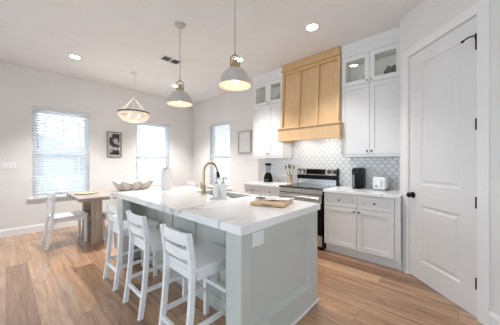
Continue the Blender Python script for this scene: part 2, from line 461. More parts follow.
# ------------------------------------------------------------------ windows and blinds
def window(n, w, label, axis):
    a0, a1, z0, z1 = w
    def B(mb, a, b, d0, d1, c, d):   # d measured from the inner wall face outwards
        if axis == 'y': mb.box(a, BY+d0, c, b, BY+d1, d)
        else: mb.box(RX+d0, a, c, RX+d1, b, d)
    fr = MB(); g = .0
    fw = .045; zm = (z0+z1)/2 - .06
    B(fr, a0, a0+fw, .085, .145, z0, z1); B(fr, a1-fw, a1, .085, .145, z0, z1)
    B(fr, a0+fw, a1-fw, .085, .145, z0, z0+fw); B(fr, a0+fw, a1-fw, .085, .145, z1-fw, z1)
    wo = struct(fr.build('window_%d' % n, M['trim'], smooth=0))
    for part, c, d, off in (('lower_sash', z0+fw, zm+.025, .09), ('upper_sash', zm-.02, z1-fw, .117)):
        s = MB(); k = .035
        p, q = a0+fw, a1-fw
        B(s, p, p+k, off, off+.025, c, d); B(s, q-k, q, off, off+.025, c, d)
        B(s, p+k, q-k, off, off+.025, c, c+k); B(s, p+k, q-k, off, off+.025, d-k, d)
        so = s.build(part, M['trim'], wo, smooth=0)
        gl = MB(); B(gl, p+k, q-k, off+.010, off+.014, c+k, d-k)
        gl.build('pane', M['glass'], so, smooth=0)
    # white lined reveal
    rv = MB(); B(rv, a0-.001, a0+.006, .001, .085, z0, z1); B(rv, a1-.006, a1+.001, .001, .085, z0, z1); B(rv, a0, a1, .001, .085, z1-.006, z1)
    rv.build('reveal', M['trim'], wo, smooth=0)
    sl = MB()
    B(sl, a0-.055, a1+.055, -.045, -.0, z0-.022, z0+.004); B(sl, a0, a1, 0, .085, z0-.001, z0+.004)
    sl.build('window_sill', M['trim'], wo, bevel=.004, smooth=0)
    ap = MB(); B(ap, a0-.035, a1+.035, -.014, -.0, z0-.062, z0-.022); ap.build('apron', M['trim'], wo, smooth=0)
    # venetian blind
    t = thing('window_blind', label, 'blind', ((a0+a1)/2, BY+.04, z0) if axis == 'y' else (RX+.04, (a0+a1)/2, z0), 0, 'white slatted blinds in the three windows')
    if axis == 'x': t.rotation_euler.z = -PI/2
    hw = (a1-a0)/2 - .0075; H = z1-z0
    MB().box(-hw, -.03, H-.065, hw, .028, H-.008).build('headrail', M['blind'], t, bevel=.003, smooth=0)
    s = MB(); tilt = math.radians(-42); zz = .065
    while zz < H-.08:
        dy, dz = .0245*math.cos(tilt), .0245*math.sin(tilt)
        s.hexa([(-hw, -dy, zz-dz-.0013), (hw, -dy, zz-dz-.0013), (hw, dy, zz+dz-.0013), (-hw, dy, zz+dz-.0013),
                (-hw, -dy, zz-dz+.0013), (hw, -dy, zz-dz+.0013), (hw, dy, zz+dz+.0013), (-hw, dy, zz+dz+.0013)])
        zz += .05
    s.build('slats', M['blind'], t, smooth=0)
    MB().box(-hw, -.025, .012, hw, .025, .032).build('bottom_rail', M['blind'], t, bevel=.003, smooth=0)
    for f in (.2, .5, .8):
        c = MB(); x = -hw + 2*hw*f
        c.box(x-.004, -.028, .03, x+.004, -.0265, H-.06); c.box(x-.004, .0265, .03, x+.004, .028, H-.06)
        c.build('ladder_cord', M['blind'], t, smooth=0)
    wd = MB(); xw = -hw+.075
    wd.tube([(xw, -.036, H-.05), (xw, -.036, H-.72)], .004, 8); wd.tube([(xw, -.036, H-.72), (xw, -.036, H-.80)], .007, 8)
    wd.build('tilt_wand', M['grey_mid'], t)
    return wo
window(1, W1, 'white slatted blind in the window at the far left behind the head chair', 'y')
window(2, W2, 'white slatted blind in the window beside the framed dark shell picture, behind the chandelier', 'y')
window(3, W3, 'white slatted blind in the narrow-looking window on the cabinet wall, behind the faucet', 'x')

# added unseen patio door, glazed, two leaves
pd = MB(); a0, a1, _, z1 = W0
pd.box(a0, BY+.05, 0, a0+.05, BY+.14, z1); pd.box(a1-.05, BY+.05, 0, a1, BY+.14, z1); pd.box(a0+.05, BY+.05, z1-.05, a1-.05, BY+.14, z1); pd.box(a0+.05, BY+.05, 0, a1-.05, BY+.14, .02)
pdo = struct(pd.build('added_door', M['trim'], smooth=0))
mid = (a0+a1)/2
for p, q in ((a0+.05, mid), (mid, a1-.05)):
    s = MB(); k = .09; s.box(p, BY+.075, .02, p+k, BY+.115, z1-.05); s.box(q-k, BY+.075, .02, q, BY+.115, z1-.05); s.box(p+k, BY+.075, .02, q-k, BY+.115, .22); s.box(p+k, BY+.075, z1-.15, q-k, BY+.115, z1-.05)
    so = s.build('door_leaf', M['trim'], pdo, smooth=0)
    MB().box(p+k, BY+.093, .22, q-k, BY+.097, z1-.15).build('pane', M['glass'], so, smooth=0)

# ------------------------------------------------------------------ outdoors
tag(MB().box(-14, BY+.16, -.9, 22, 40, -.8).build('ground', M['ground'], smooth=0), 'pale open ground outside the windows', 'ground')['kind'] = 'structure'
struct(MB().box(-2.5, BY+.16, -.25, 6.5, 8.3, -.06).build('deck', M['ext_deck'], smooth=0))
struct(MB().box(RX+.16, 3.0, -.25, 6.5, BY+.155, -.06).build('deck_side', M['ext_deck'], smooth=0))
def railing(x0, x1, loc, rz, label):
    t = thing('deck_railing', label, 'railing', loc, rz)
    L = x1-x0
    MB().box(0, -.04, .88, L, .04, .93).build('top_rail', M['ext_white'], t, smooth=0)
    MB().box(0, -.03, .10, L, .03, .15).build('bottom_rail', M['ext_white'], t, smooth=0)
    n = int(L/1.8)+1
    for i in range(n+1):
        x = L*i/n; MB().box(x-.05, -.05, 0, x+.05, .05, 1.0).build('post', M['ext_white'], t, smooth=0)
    m = int(L/.125)
    for i in range(1, m):
        x = L*i/m; MB().box(x-.018, -.018, .15, x+.018, .018, .88).build('baluster', M['ext_white'], t, smooth=0)
railing(-2.4, 6.3, (-2.4, 8.2, -.06), 0, 'white deck railing outside the two windows of the dining wall')
railing(0, 4.9, (6.4, 3.1, -.06), PI/2, 'white deck railing outside the window on the cabinet wall')
def house(loc, rz, w, d, h, label):
    t = thing('neighbouring_house', label, 'house', loc, rz)
    MB().box(-w/2, -d/2, 0, w/2, d/2, h).build('wall', M['ext_wall'], t, smooth=0)
    MB().prism([(-w/2-.4, h), (w/2+.4, h), (0, h+1.6)], 'y', -d/2-.3, d/2+.3).build('roof', M['ext_roof'], t, smooth=0)
    for x in (-w*.3, 0, w*.3):
        f = MB().box(x-.55, -d/2-.05, 1.0, x+.55, -d/2, 2.5).build('window', M['ext_white'], t, smooth=0)
        MB().box(x-.45, -d/2-.06, 1.1, x+.45, -d/2-.05, 2.4).build('pane', M['ext_win'], f, smooth=0)
house((1.5, 26, -.8), 0, 9, 6, 2.7, 'pale grey-blue house seen faintly beyond the deck railing')

# ------------------------------------------------------------------ cabinets
def shaker(mb, xf, y0, y1, z0, z1, w=.058, t=.02, panel=True):
    mb.box(xf, y0, z0, xf+t, y0+w, z1); mb.box(xf, y1-w, z0, xf+t, y1, z1)
    mb.box(xf, y0+w, z0, xf+t, y1-w, z0+w); mb.box(xf, y0+w, z1-w, xf+t, y1-w, z1)
    if panel: mb.box(xf+.011, y0+w, z0+w, xf+t, y1-w, z1-w)
def knob(parent, x, y, z, mat='bronze', name='knob'):
    k = MB(); k.tube([(x, y, z), (x-.012, y, z)], .006, 10); k.tube([(x-.010, y, z), (x-.016, y, z), (x-.024, y, z), (x-.027, y, z)], [.008, .014, .013, .006], 14)
    k.build(name, M[mat], parent)

def base_cabinet(y0, y1, label, split, filler=(0, 0)):
    t = thing('base_cabinet', label, 'cabinet', ((3.21+RX)/2, (y0+y1)/2, 0))
    ox, oy = t.location.x, t.location.y
    def mk(): return MB()
    def fin(mb, *a, **k):
        bmesh.ops.translate(mb.bm, verts=mb.bm.verts, vec=(-ox, -oy, 0)); return mb.build(*a, **k)
    b = mk(); b.box(3.21, y0, .115, RX-.002, y1, .878)
    if filler[0]: b.box(3.19, y0, .115, 3.21, y0+filler[0]-.003, .878); b.box(3.19, y0-.03, .115, 3.275, y0, .878); b.box(3.25, y0-.03, 0, 3.275, y0, .115)
    fin(b, 'body', M['cab'], t, smooth=0)
    b = mk(); b.box(3.265, y0, 0, RX-.002, y1, .115); fin(b, 'toe_kick', M['cab'], t, smooth=0)
    ya = y0+filler[0]
    for c0, c1, side in ((ya, split, 1), (split, y1, -1)):
        d = mk(); shaker(d, 3.19, c0+.003, c1-.003, .695, .868, .045)
        dd = fin(d, 'drawer', M['cab'], t, bevel=.0015, smooth=0)
        kk = mk(); knob_at(kk, 3.19, (c0+c1)/2, .782); fin(kk, 'knob', M['bronze'], dd)
        d = mk(); shaker(d, 3.19, c0+.003, c1-.003, .135, .688)
        dd = fin(d, 'door', M['cab'], t, bevel=.0015, smooth=0)
        kk = mk(); knob_at(kk, 3.19, split - side*.03, .645); fin(kk, 'knob', M['bronze'], dd)
    return t
def knob_at(k, x, y, z):
    k.tube([(x+.002, y, z), (x-.012, y, z)], .006, 10); k.tube([(x-.010, y, z), (x-.016, y, z), (x-.024, y, z), (x-.027, y, z)], [.008, .014, .013, .006], 14)
base_cabinet(.542, 1.462, 'white shaker base cabinet right of the range, two drawers over two doors', 1.005, (.03, 0))
base_cabinet(2.25, 3.10, 'white shaker base cabinet left of the range, under the blender', 2.675)
def counter(y0, y1, label):
    c = MB()
    if y0 < 1: c.prism([(3.16, y0-.035), (3.262, y0-.035), (3.30, y0), (RX-.002, y0), (RX-.002, y1), (3.16, y1)], 'z', .88, .92)
    else: c.box(3.16, y0, .88, RX-.002, y1, .92)
    tag(c.build('countertop', M['quartz'], bevel=.003, smooth=0), label, 'countertop')
counter(.542, 1.468, 'white quartz worktop right of the range, under the toaster')
counter(2.243, 3.125, 'white quartz worktop left of the range, under the blender')

# backsplash
b = MB(); b.box(RX-.008, .542, .921, RX-.0005, 3.11, 1.385); b.box(RX-.008, 1.325, 1.385, RX-.0005, 2.375, 1.72)
struct(b.build('backsplash', M['tile'], smooth=0))

def wall_cabinet(y0, y1, split, label):
    t = thing('wall_cabinet', label, 'cabinet', (3.655, (y0+y1)/2, 1.40))
    ox, oy, oz = t.location
    def fin(mb, *a, **k):
        bmesh.ops.translate(mb.bm, verts=mb.bm.verts, vec=(-ox, -oy, -oz)); return mb.build(*a, **k)
    X0, X1 = 3.50, RX-.001
    b = MB(); b.box(X0, y0, 1.425, X1, y1, 2.45)
    b.box(X0, y0, 2.45, X1, y0+.018, 2.89); b.box(X0, y1-.018, 2.45, X1, y1, 2.89)
    b.box(X0, y0+.018, 2.872, X1, y1-.018, 2.89)
    fin(b, 'body', M['cab'], t, smooth=0)
    b = MB(); b.box(X1-.012, y0+.018, 2.452, X1-.001, y1-.018, 2.872); b.box(X0+.02, y0+.018, 2.45, X1-.012, y1-.018, 2.455)
    b.box(X0+.02, y0+.018, 2.866, X1-.012, y1-.018, 2.872); b.box(X0+.02, y0+.018, 2.455, X1-.012, y0+.024, 2.866); b.box(X0+.02, y1-.024, 2.455, X1-.012, y1-.018, 2.866)
    fin(b, 'display_interior', M['cab_in'], t, smooth=0)
    b = MB(); b.box(3.485, y0, 1.395, 3.505, y1, 1.425); b.box(3.505, y0, 1.395, X1, y0+.018, 1.425); b.box(3.505, y1-.018, 1.395, X1, y1, 1.425)
    fin(b, 'light_rail', M['cab'], t, smooth=0)
    b = MB(); b.box(3.482, y0, 2.885, X1, y1, 2.985)
    b.prism([(3.482, 2.975), (3.474, 2.985), (3.470, 3.0), (3.458, 3.05), (3.455, CEIL-.001), (X1, CEIL-.001), (X1, 2.975)], 'y', y0, y1)
    fin(b, 'crown', M['cab'], t, smooth=0)
    for yc in ((y0+split)/2, (split+y1)/2):     # small lamp added behind the top rail to brighten the interior
        p = MB(); p.tube([(3.535, yc, 2.858), (3.535, yc, 2.866)], .022, 16); po_ = fin(p, 'fill_puck', M['lens_fill'], t)
        l = bpy.data.lights.new('puck_fill', 'POINT'); l.energy = .07; l.color = (1, .96, .9); l.shadow_soft_size = .02
        lo = bpy.data.objects.new('puck_fill', l); COL.objects.link(lo); lo.parent = t; lo.location = (3.535-ox, yc-oy, 2.825-oz)
    for c0, c1, s in ((y0, split, 1), (split, y1, -1)):
        d = MB(); shaker(d, 3.48, c0+.002, c1-.002, 1.428, 2.438)
        dd = fin(d, 'door', M['cab'], t, bevel=.0015, smooth=0)
        kk = MB(); knob_at(kk, 3.48, split - s*.03, 1.475); fin(kk, 'knob', M['bronze'], dd)
        d = MB(); shaker(d, 3.48, c0+.002, c1-.002, 2.444, 2.878, .062, panel=False)
        dd = fin(d, 'glass_door', M['cab'], t, bevel=.0015, smooth=0)
        g = MB(); g.box(3.489, c0+.064, 2.506, 3.493, c1-.064, 2.816); fin(g, 'pane', M['cab_glass'], dd, smooth=0)
        kk = MB(); knob_at(kk, 3.48, split - s*.03, 2.478); fin(kk, 'knob', M['brass'], dd)
    return t
wall_cabinet(.542, 1.318, .925, 'tall white wall cabinet with glass upper doors between wood hood and pantry wall')
wall_cabinet(2.382, 3.125, 2.738, 'tall white wall cabinet with glass upper doors left of the wood hood')

# ------------------------------------------------------------------ range hood
hd = thing('range_hood', 'tapered light oak range hood with three framed front panels above the range', 'range hood', (3.6, 1.85, 1.68))
def hfin(mb, *a, **k):
    bmesh.ops.translate(mb.bm, verts=mb.bm.verts, vec=(-3.6, -1.85, -1.68)); return mb.build(*a, **k)
hy0, hy1 = 1.325, 2.376
xt, xb, zt, zb = 3.452, 3.372, 2.955, 1.915
def hx(z): return xb + (xt-xb)*(z-zb)/(zt-zb)
b = MB(); X1 = RX-.001
b.hexa([(xb+.036, hy0, zb), (X1, hy0, zb), (X1, hy1, zb), (xb+.036, hy1, zb), (xt+.036, hy0, zt), (X1, hy0, zt), (X1, hy1, zt), (xt+.036, hy1, zt)])
hfin(b, 'body', M['oak'], hd, smooth=0)
b = MB()
def slab(y0, y1, z0, z1):
    b.hexa([(hx(z0), y0, z0), (hx(z0)+.036, y0, z0), (hx(z0)+.036, y1, z0), (hx(z0), y1, z0), (hx(z1), y0, z1), (hx(z1)+.036, y0, z1), (hx(z1)+.036, y1, z1), (hx(z1), y1, z1)])
bw = .042
for i in range(4):
    y = hy0 + (hy1-hy0-bw)*i/3; slab(y, y+bw, zb, zt-.06)
slab(hy0, hy1, zt-.06, zt)
hfin(b, 'battens', M['oak'], hd, bevel=.002, smooth=0)
b = MB(); b.box(3.425, hy0-.001, 2.955, X1, hy1+.002, CEIL-.001); b.box(3.41, hy0-.001, 2.945, X1, hy1+.002, 2.968); b.box(3.41, hy0-.001, 3.045, X1, hy1+.002, CEIL-.001)
hfin(b, 'crown', M['oak'], hd, bevel=.003, smooth=0)
b = MB()
def skirt(x0, z0, z1, dy, hollow=True):   # in front of the cabinets it is wider than between them
    if not hollow:
        b.box(x0, 1.295-dy, z0, 3.475, 2.40+dy, z1); b.box(3.475, hy0-.001, z0, X1, hy1+.001, z1); return
    b.box(x0, 1.295-dy, z0, x0+.022, 2.40+dy, z1)
    b.box(x0+.022, 1.295-dy, z0, 3.475, 1.315, z1); b.box(x0+.022, 2.38, z0, 3.475, 2.40+dy, z1)
    b.box(3.475, hy0-.001, z0, X1, hy0+.018, z1); b.box(3.475, hy1-.018, z0, X1, hy1+.001, z1)
    b.box(3.455, 1.315, z0, 3.475, hy0+.018, z1); b.box(3.455, hy1-.018, z0, 3.475, 2.38, z1)
skirt(3.345, 1.70, 1.895, 0); skirt(3.328, 1.895, 1.918, .014, False); skirt(3.335, 1.684, 1.702, .008)
hfin(b, 'skirt', M['oak'], hd, bevel=.003, smooth=0)
b = MB(); b.box(3.40, 1.36, 1.884, 3.79, 2.34, 1.894); hfin(b, 'filter', M['steel'], hd, smooth=0)
for y in (1.62, 2.08):  # lamps added out of view in the skirt to brighten the backsplash
    b = MB(); b.tube([(3.56, y, 1.876), (3.56, y, 1.884)], .03, 20); hfin(b, 'hood_fill_lamp', M['lens_fill'], hd)
    l = bpy.data.lights.new('hood_fill', 'SPOT'); l.energy = 3.2; l.color = (1, .95, .88); l.spot_size = math.radians(150); l.spot_blend = .9; l.shadow_soft_size = .03
    lo = bpy.data.objects.new('hood_fill', l); COL.objects.link(lo); lo.parent = hd; lo.location = (3.56-3.6, y-1.85, 1.865-1.68)

# ------------------------------------------------------------------ range
rg = thing('range', 'stainless electric range with black glass cooktop between the base cabinets', 'range', (3.47, 1.855, 0))
def rfin(mb, *a, **k):
    bmesh.ops.translate(mb.bm, verts=mb.bm.verts, vec=(-3.47, -1.855, 0)); return mb.build(*a, **k)
ry0, ry1 = 1.475, 2.237
b = MB(); b.box(3.175, ry0, .03, 3.795, ry1, .905)
for x in (3.22, 3.74):
    for y in (ry0+.05, ry1-.05): b.tube([(x, y, 0), (x, y, .03)], .018, 10)
rfin(b, 'body', M['black'], rg, smooth=0)
b = MB(); b.box(3.15, ry0, .895, 3.74, ry1, .905); b.box(3.145, ry0, .828, 3.175, ry1, .893); rfin(b, 'front_trim', M['steel'], rg, bevel=.003, smooth=0)
b = MB(); b.box(3.143, ry0+.002, .905, 3.735, ry1-.002, .926); ct = rfin(b, 'cooktop', M['black_glass'], rg, bevel=.002, smooth=0)
for x, y, r in ((3.30, 1.66, .115), (3.30, 2.06, .09), (3.58, 1.66, .08), (3.58, 2.06, .105)):
    b = MB(); b.lathe([(r-.003, .9262), (r-.003, .9266), (r, .9266), (r, .9262)], (x, y, 0), 40); rfin(b, 'burner_ring', M['grey_mid'], ct)
b = MB(); b.box(3.145, ry0+.005, .235, 3.175, ry1-.005, .82); od = rfin(b, 'oven_door', M['black'], rg, bevel=.004, smooth=0)
b = MB(); b.box(3.142, ry0+.005, .70, 3.145, ry1-.005, .82); rfin(b, 'door_trim', M['steel'], od, smooth=0)
b = MB(); b.tube([(3.10, ry0+.04, .775), (3.10, ry1-.04, .775)], .013, 14)
for y in (ry0+.07, ry1-.07): b.tube([(3.10, y, .775), (3.146, y, .775)], .009, 10)
rfin(b, 'handle', M['steel'], od)
b = MB(); b.box(3.148, ry0+.005, .06, 3.175, ry1-.005, .225); rfin(b, 'drawer', M['steel'], rg, bevel=.004, smooth=0)
# back guard
b = MB(); b.prism([(3.735, .918), (3.795, .918), (3.795, 1.20), (3.755, 1.20), (3.728, 1.093), (3.735, 1.08)], 'y', ry0+.02, ry1-.0)
bg = rfin(b, 'backguard', M['steel'], rg, bevel=.003, smooth=0)
b = MB(); b.prism([(3.725, .918), (3.796, .918), (3.796, 1.207), (3.75, 1.207), (3.722, 1.093)], 'y', ry0, ry0+.022); rfin(b, 'end_cap', M['black'], bg, smooth=0)
b = MB(); b.box(3.726, ry0+.022, 1.015, 3.737, ry1-.002, 1.085); rfin(b, 'vent_strip', M['black'], bg, smooth=0)
b = MB(); b.hexa([(3.7285, 1.69, 1.101), (3.735, 1.69, 1.101), (3.735, 2.05, 1.101), (3.7285, 2.05, 1.101), (3.750, 1.69, 1.19), (3.757, 1.69, 1.19), (3.757, 2.05, 1.19), (3.750, 2.05, 1.19)])
rfin(b, 'display', M['black'], bg, smooth=0)
for y in (1.535, 1.625, 2.115, 2.195):
    b = MB(); b.tube([(3.748, y, 1.148), (3.735, y, 1.145), (3.733, y, 1.145)], [.034, .034, .03], 20)
    kr = rfin(b, 'knob_ring', M['black_metal'], bg)
    b = MB(); b.tube([(3.735, y, 1.145), (3.716, y, 1.142), (3.708, y, 1.14)], [.023, .022, .019], 18); rfin(b, 'knob', M['steel'], kr)

# ------------------------------------------------------------------ kitchen island
IX0, IX1, IY0, IY1 = .985, 2.005, .985, 3.28
TOP = .865
il = thing('kitchen_island', 'pale sage green kitchen island with panelled end and seating overhang', 'kitchen island', (1.64, 2.13, 0))
def ifin(mb, *a, **k):
    bmesh.ops.translate(mb.bm, verts=mb.bm.verts, vec=(-1.64, -2.13, 0)); return mb.build(*a, **k)
BX = 1.285
b = MB(); b.box(BX, 1.041, 0, IX1, 3.235, .62)
b.box(BX, 1.041, .62, 1.66, 3.235, TOP); b.box(1.66, 1.041, .62, IX1, 1.76, TOP); b.box(1.66, 2.62, .62, IX1, 3.235, TOP); b.box(2.001, 1.76, .62, IX1, 2.62, TOP)
ifin(b, 'body', M['sage'], il, smooth=0)
b = MB()
for y in (1.042, 1.46, 1.915, 2.37, 2.80, 3.183): b.box(BX-.016, y, .12, BX, y+.05, .80)
b.box(BX-.016, 1.041, .80, BX, 3.234, TOP); b.box(BX-.016, 1.041, 0, BX, 3.234, .12)
ifin(b, 'back_battens', M['sage'], il, bevel=.002, smooth=0)
b = MB(); b.box(IX0, IY0, 0, 1.08, 1.13, TOP); ifin(b, 'post', M['sage'], il, bevel=.003, smooth=0)
b = MB(); b.box(IX0, 3.07, 0, 1.08, IY1, TOP); ifin(b, 'post', M['sage'], il, bevel=.003, smooth=0)
b = MB()
b.box(1.08, 1.028, 0, IX1, 1.04, TOP)
b.box(1.87, IY0, 0, IX1, 1.028, TOP); b.box(1.08, IY0, .748, 1.87, 1.028, TOP); b.box(1.08, IY0, 0, 1.87, 1.028, .19)
ifin(b, 'end_panel', M['sage'], il, smooth=0)
b = MB(); r0 = (1.08, .19, 1.87, .748)
def rl(d, y): return [b.bm.verts.new(p) for p in ((r0[0]+d, y, r0[1]+d), (r0[2]-d, y, r0[1]+d), (r0[2]-d, y, r0[3]-d), (r0[0]+d, y, r0[3]-d))]
L_ = [rl(0, IY0+.004), rl(.006, IY0+.004), rl(.024, 1.0275), rl(0, 1.0275)]
for A, B in zip(L_, L_[1:]+L_[:1]):
    for i in range(4): b.bm.faces.new((A[i], A[(i+1) % 4], B[(i+1) % 4], B[i]))
ifin(b, 'panel_moulding', M['sage'], il, smooth=0)
b = MB(); b.box(1.08, 3.235, 0, IX1, IY1, TOP); ifin(b, 'end_panel', M['sage'], il, smooth=0)
b = MB(); b.box(IX0-.0, IY0-.014, 0, IX1+.014, IY0, .022); ifin(b, 'shoe_moulding', M['trim'], il, bevel=.004, smooth=0)
for i in range(4):
    y = 1.04 + .545*i; d = MB(); shaker_m = d
    d.box(IX1, y, .12, IX1+.018, y+.535, .85); ifin(d, 'door', M['sage'], il, bevel=.002, smooth=0)
b = MB(); b.box(1.083, IY0-.006, .758, 1.197, IY0, .852); oc = ifin(b, 'outlet_cover', M['plastic_white'], il, bevel=.002, smooth=0); oc['label'] = 'white double outlet plate'
for x in (1.112, 1.168):
    b = MB(); b.box(x-.017, IY0-.008, .772, x+.017, IY0-.006, .838); ifin(b, 'outlet_face', M['trim'], oc, bevel=.001, smooth=0)

SX0, SX1, SY0, SY1 = 1.70, 1.985, 1.80, 2.58
b = MB(); cx0, cx1, cy0, cy1 = .967, 2.035, .968, 3.30
for q in ((cx0, cy0, cx1, SY0), (cx0, SY1, cx1, cy1), (cx0, SY0, SX0, SY1), (SX1, SY0, cx1, SY1)):
    b.box(q[0], q[1], TOP, q[2], q[3], .92)
bmesh.ops.remove_doubles(b.bm, verts=b.bm.verts, dist=.0001)
tag(b.build('island_countertop', M['quartz'], smooth=0), 'thick white veined quartz worktop on the sage island', 'countertop')
b = MB(); t_ = .006
b.box(SX0-.02, SY0-.02, .64, SX1+.015, SY1+.02, .646)
b.box(SX0-.02, SY0-.02, .646, SX0-.002, SY1+.02, .864); b.box(SX1+.002, SY0-.02, .646, SX1+.015, SY1+.02, .864)
b.box(SX0-.002, SY0-.02, .646, SX1+.002, SY0-.002, .864); b.box(SX0-.002, SY1+.002, .646, SX1+.002, SY1+.02, .864)
snk = tag(b.build('sink', M['steel_dark'], smooth=0), 'dark steel undermount sink set in the island worktop', 'sink')
b = MB(); b.lathe([(0, .649), (.04, .649), (.045, .646)], (1.83, 2.2, 0), 24); b.build('drain', M['steel'], snk)

# faucet
fc = thing('faucet', 'brass gooseneck pull-down faucet behind the soap bottles', 'faucet', (1.64, 2.285, .92))
b = MB(); b.lathe([(0, 0), (.033, 0), (.033, .012), (.027, .02), (.024, .10), (.0165, .115)], n=24, cap=False)
pts = [(0, 0, .10), (0, 0, .27)]
for i in range(1, 15):
    a = PI*i/15; pts.append((.10-.10*math.cos(a), -.012*i/15, .27+.115*math.sin(a)))
pts.append((.205, -.014, .265))
b.tube(pts, .0145, 14); b.build('spout', M['brass'], fc)
b = MB(); b.tube([(.203, -.014, .272), (.210, -.016, .24), (.214, -.017, .20), (.215, -.017, .19)], [.016, .02, .022, .018], 16); b.build('spray_head', M['black_metal'], fc)
b = MB(); b.tube([(0, .02, .06), (0, .05, .065)], .010, 12); b.tube([(0, .05, .06), (.0, .056, .075), (.0, .060, .15)], [.014, .013, .009], 12); b.build('lever', M['brass'], fc)

# soap tray and two soap bottles
SB = (1.575, 1.905)
tr = MB(); tr.box(-.06, -.10, 0, .06, .10, .012)
tag(tr.build('soap_tray', M['ceramic'], bevel=.004, smooth=0, loc=(SB[0], SB[1], .92), rz=.75), 'small white tray under the two soap bottles', 'tray')
def soap(dx, label):
    p = (SB[0]+dx*math.cos(2.32), SB[1]+dx*math.sin(2.32), .932)
    t = thing('soap_bottle', label, 'soap dispenser', p, 0, 'white soap bottles by the sink')
    b = MB(); b.lathe([(0, 0), (.031, 0), (.035, .006), (.035, .12), (.032, .135), (.018, .147), (.014, .152), (0, .152)], n=28); b.build('bottle', M['ceramic'], t)
    b = MB(); b.lathe([(.016, .148), (.017, .166), (.006, .17), (.006, .20), (.013, .202), (.013, .214), (0, .215)], n=18); b.tube([(0, 0, .208), (.045, -.0, .208), (.05, 0, .198)], .005, 10)
    b.build('pump', M['brass'], t)
soap(.037, 'white soap bottle with brass pump, the one nearer the faucet')
soap(-.037, 'white soap bottle with brass pump, the one farther from the faucet')

# cutting board, towel, spreader
cb = thing('cutting_board', 'light wood cutting board under the linen towel on the island', 'cutting board', (1.715, 1.30, .92), math.radians(20))
b = MB()
L, Wd, tk = .165, .16, .026
b.box(-L, -Wd, .004, L, Wd, tk+.004)
for x in (-L+.03, L-.03):
    for y in (-Wd+.03, Wd-.03): b.tube([(x, y, 0), (x, y, .005)], .01, 10)
bd = b.build('board', M['board'], cb, bevel=.005, smooth=0)
b = MB(); b.box(-L-.0005, -.055, .011, -L+.006, .055, .021); b.build('hand_slot', M['spoon'], bd, smooth=0)
def towel():
    b = MB(); nx, ny = 22, 26; V = []
    for i in range(nx+1):
        row = []
        for j in range(ny+1):
            u, v = i/nx, j/ny
            x = -.02 + .20*u + .018*math.sin(v*9+u*3); y = -.165 + .32*v + .02*math.sin(u*7)
            z = .0315 + .003*(1+math.sin(v*17+u*5))*.6 + .0025*(1+math.sin(u*16+v*4)) + .006*math.exp(-((u-.35)**2+(v-.45)**2)*14)
            row.append(b.bm.verts.new((x, y, z)))
        V.append(row)
    for i in range(nx):
        for j in range(ny): b.bm.faces.new((V[i][j], V[i+1][j], V[i+1][j+1], V[i][j+1]))
    o = b.build('towel', M['linen'], loc=(1.715, 1.30, .92), rz=math.radians(20), smooth=180)
    s = o.modifiers.new('solid', 'SOLIDIFY'); s.thickness = .003; s.offset = 1
    return tag(o, 'crumpled white linen towel lying on the cutting board', 'towel')
towel()
sp = thing('spreader', 'small wood-handled spreader lying across the white towel', 'utensil', (1.66, 1.33, .970), math.radians(-62))
b = MB(); b.tube([(-.10, 0, .006), (-.05, 0, .007), (0, 0, .006)], [.006, .009, .006], 10); b.build('handle', M['spoon'], sp)
b = MB(); b.box(0, -.010, .005, .10, .010, .007); b.build('blade', M['steel'], sp, smooth=0)

# tall white canister with stems at the island's far end
cn = thing('vase', 'tall square white vase with short cream stems at the far end of the island', 'vase', (1.56, 3.07, .92), .35)
b = MB(); b.box(-.062, -.045, 0, .062, .045, .29)
b.build('body', M['ceramic'], cn, bevel=.006, smooth=0)
b = MB()
for i in range(9):
    x = random.uniform(-.045, .045); y = random.uniform(-.03, .03); h = random.uniform(.30, .345)
    b.tube([(x*.8, y*.8, .27), (x, y, .30), (x*1.15, y*1.1, h)], [.006, .009, .003], 8)
b.build('stems', M['cream'], cn)

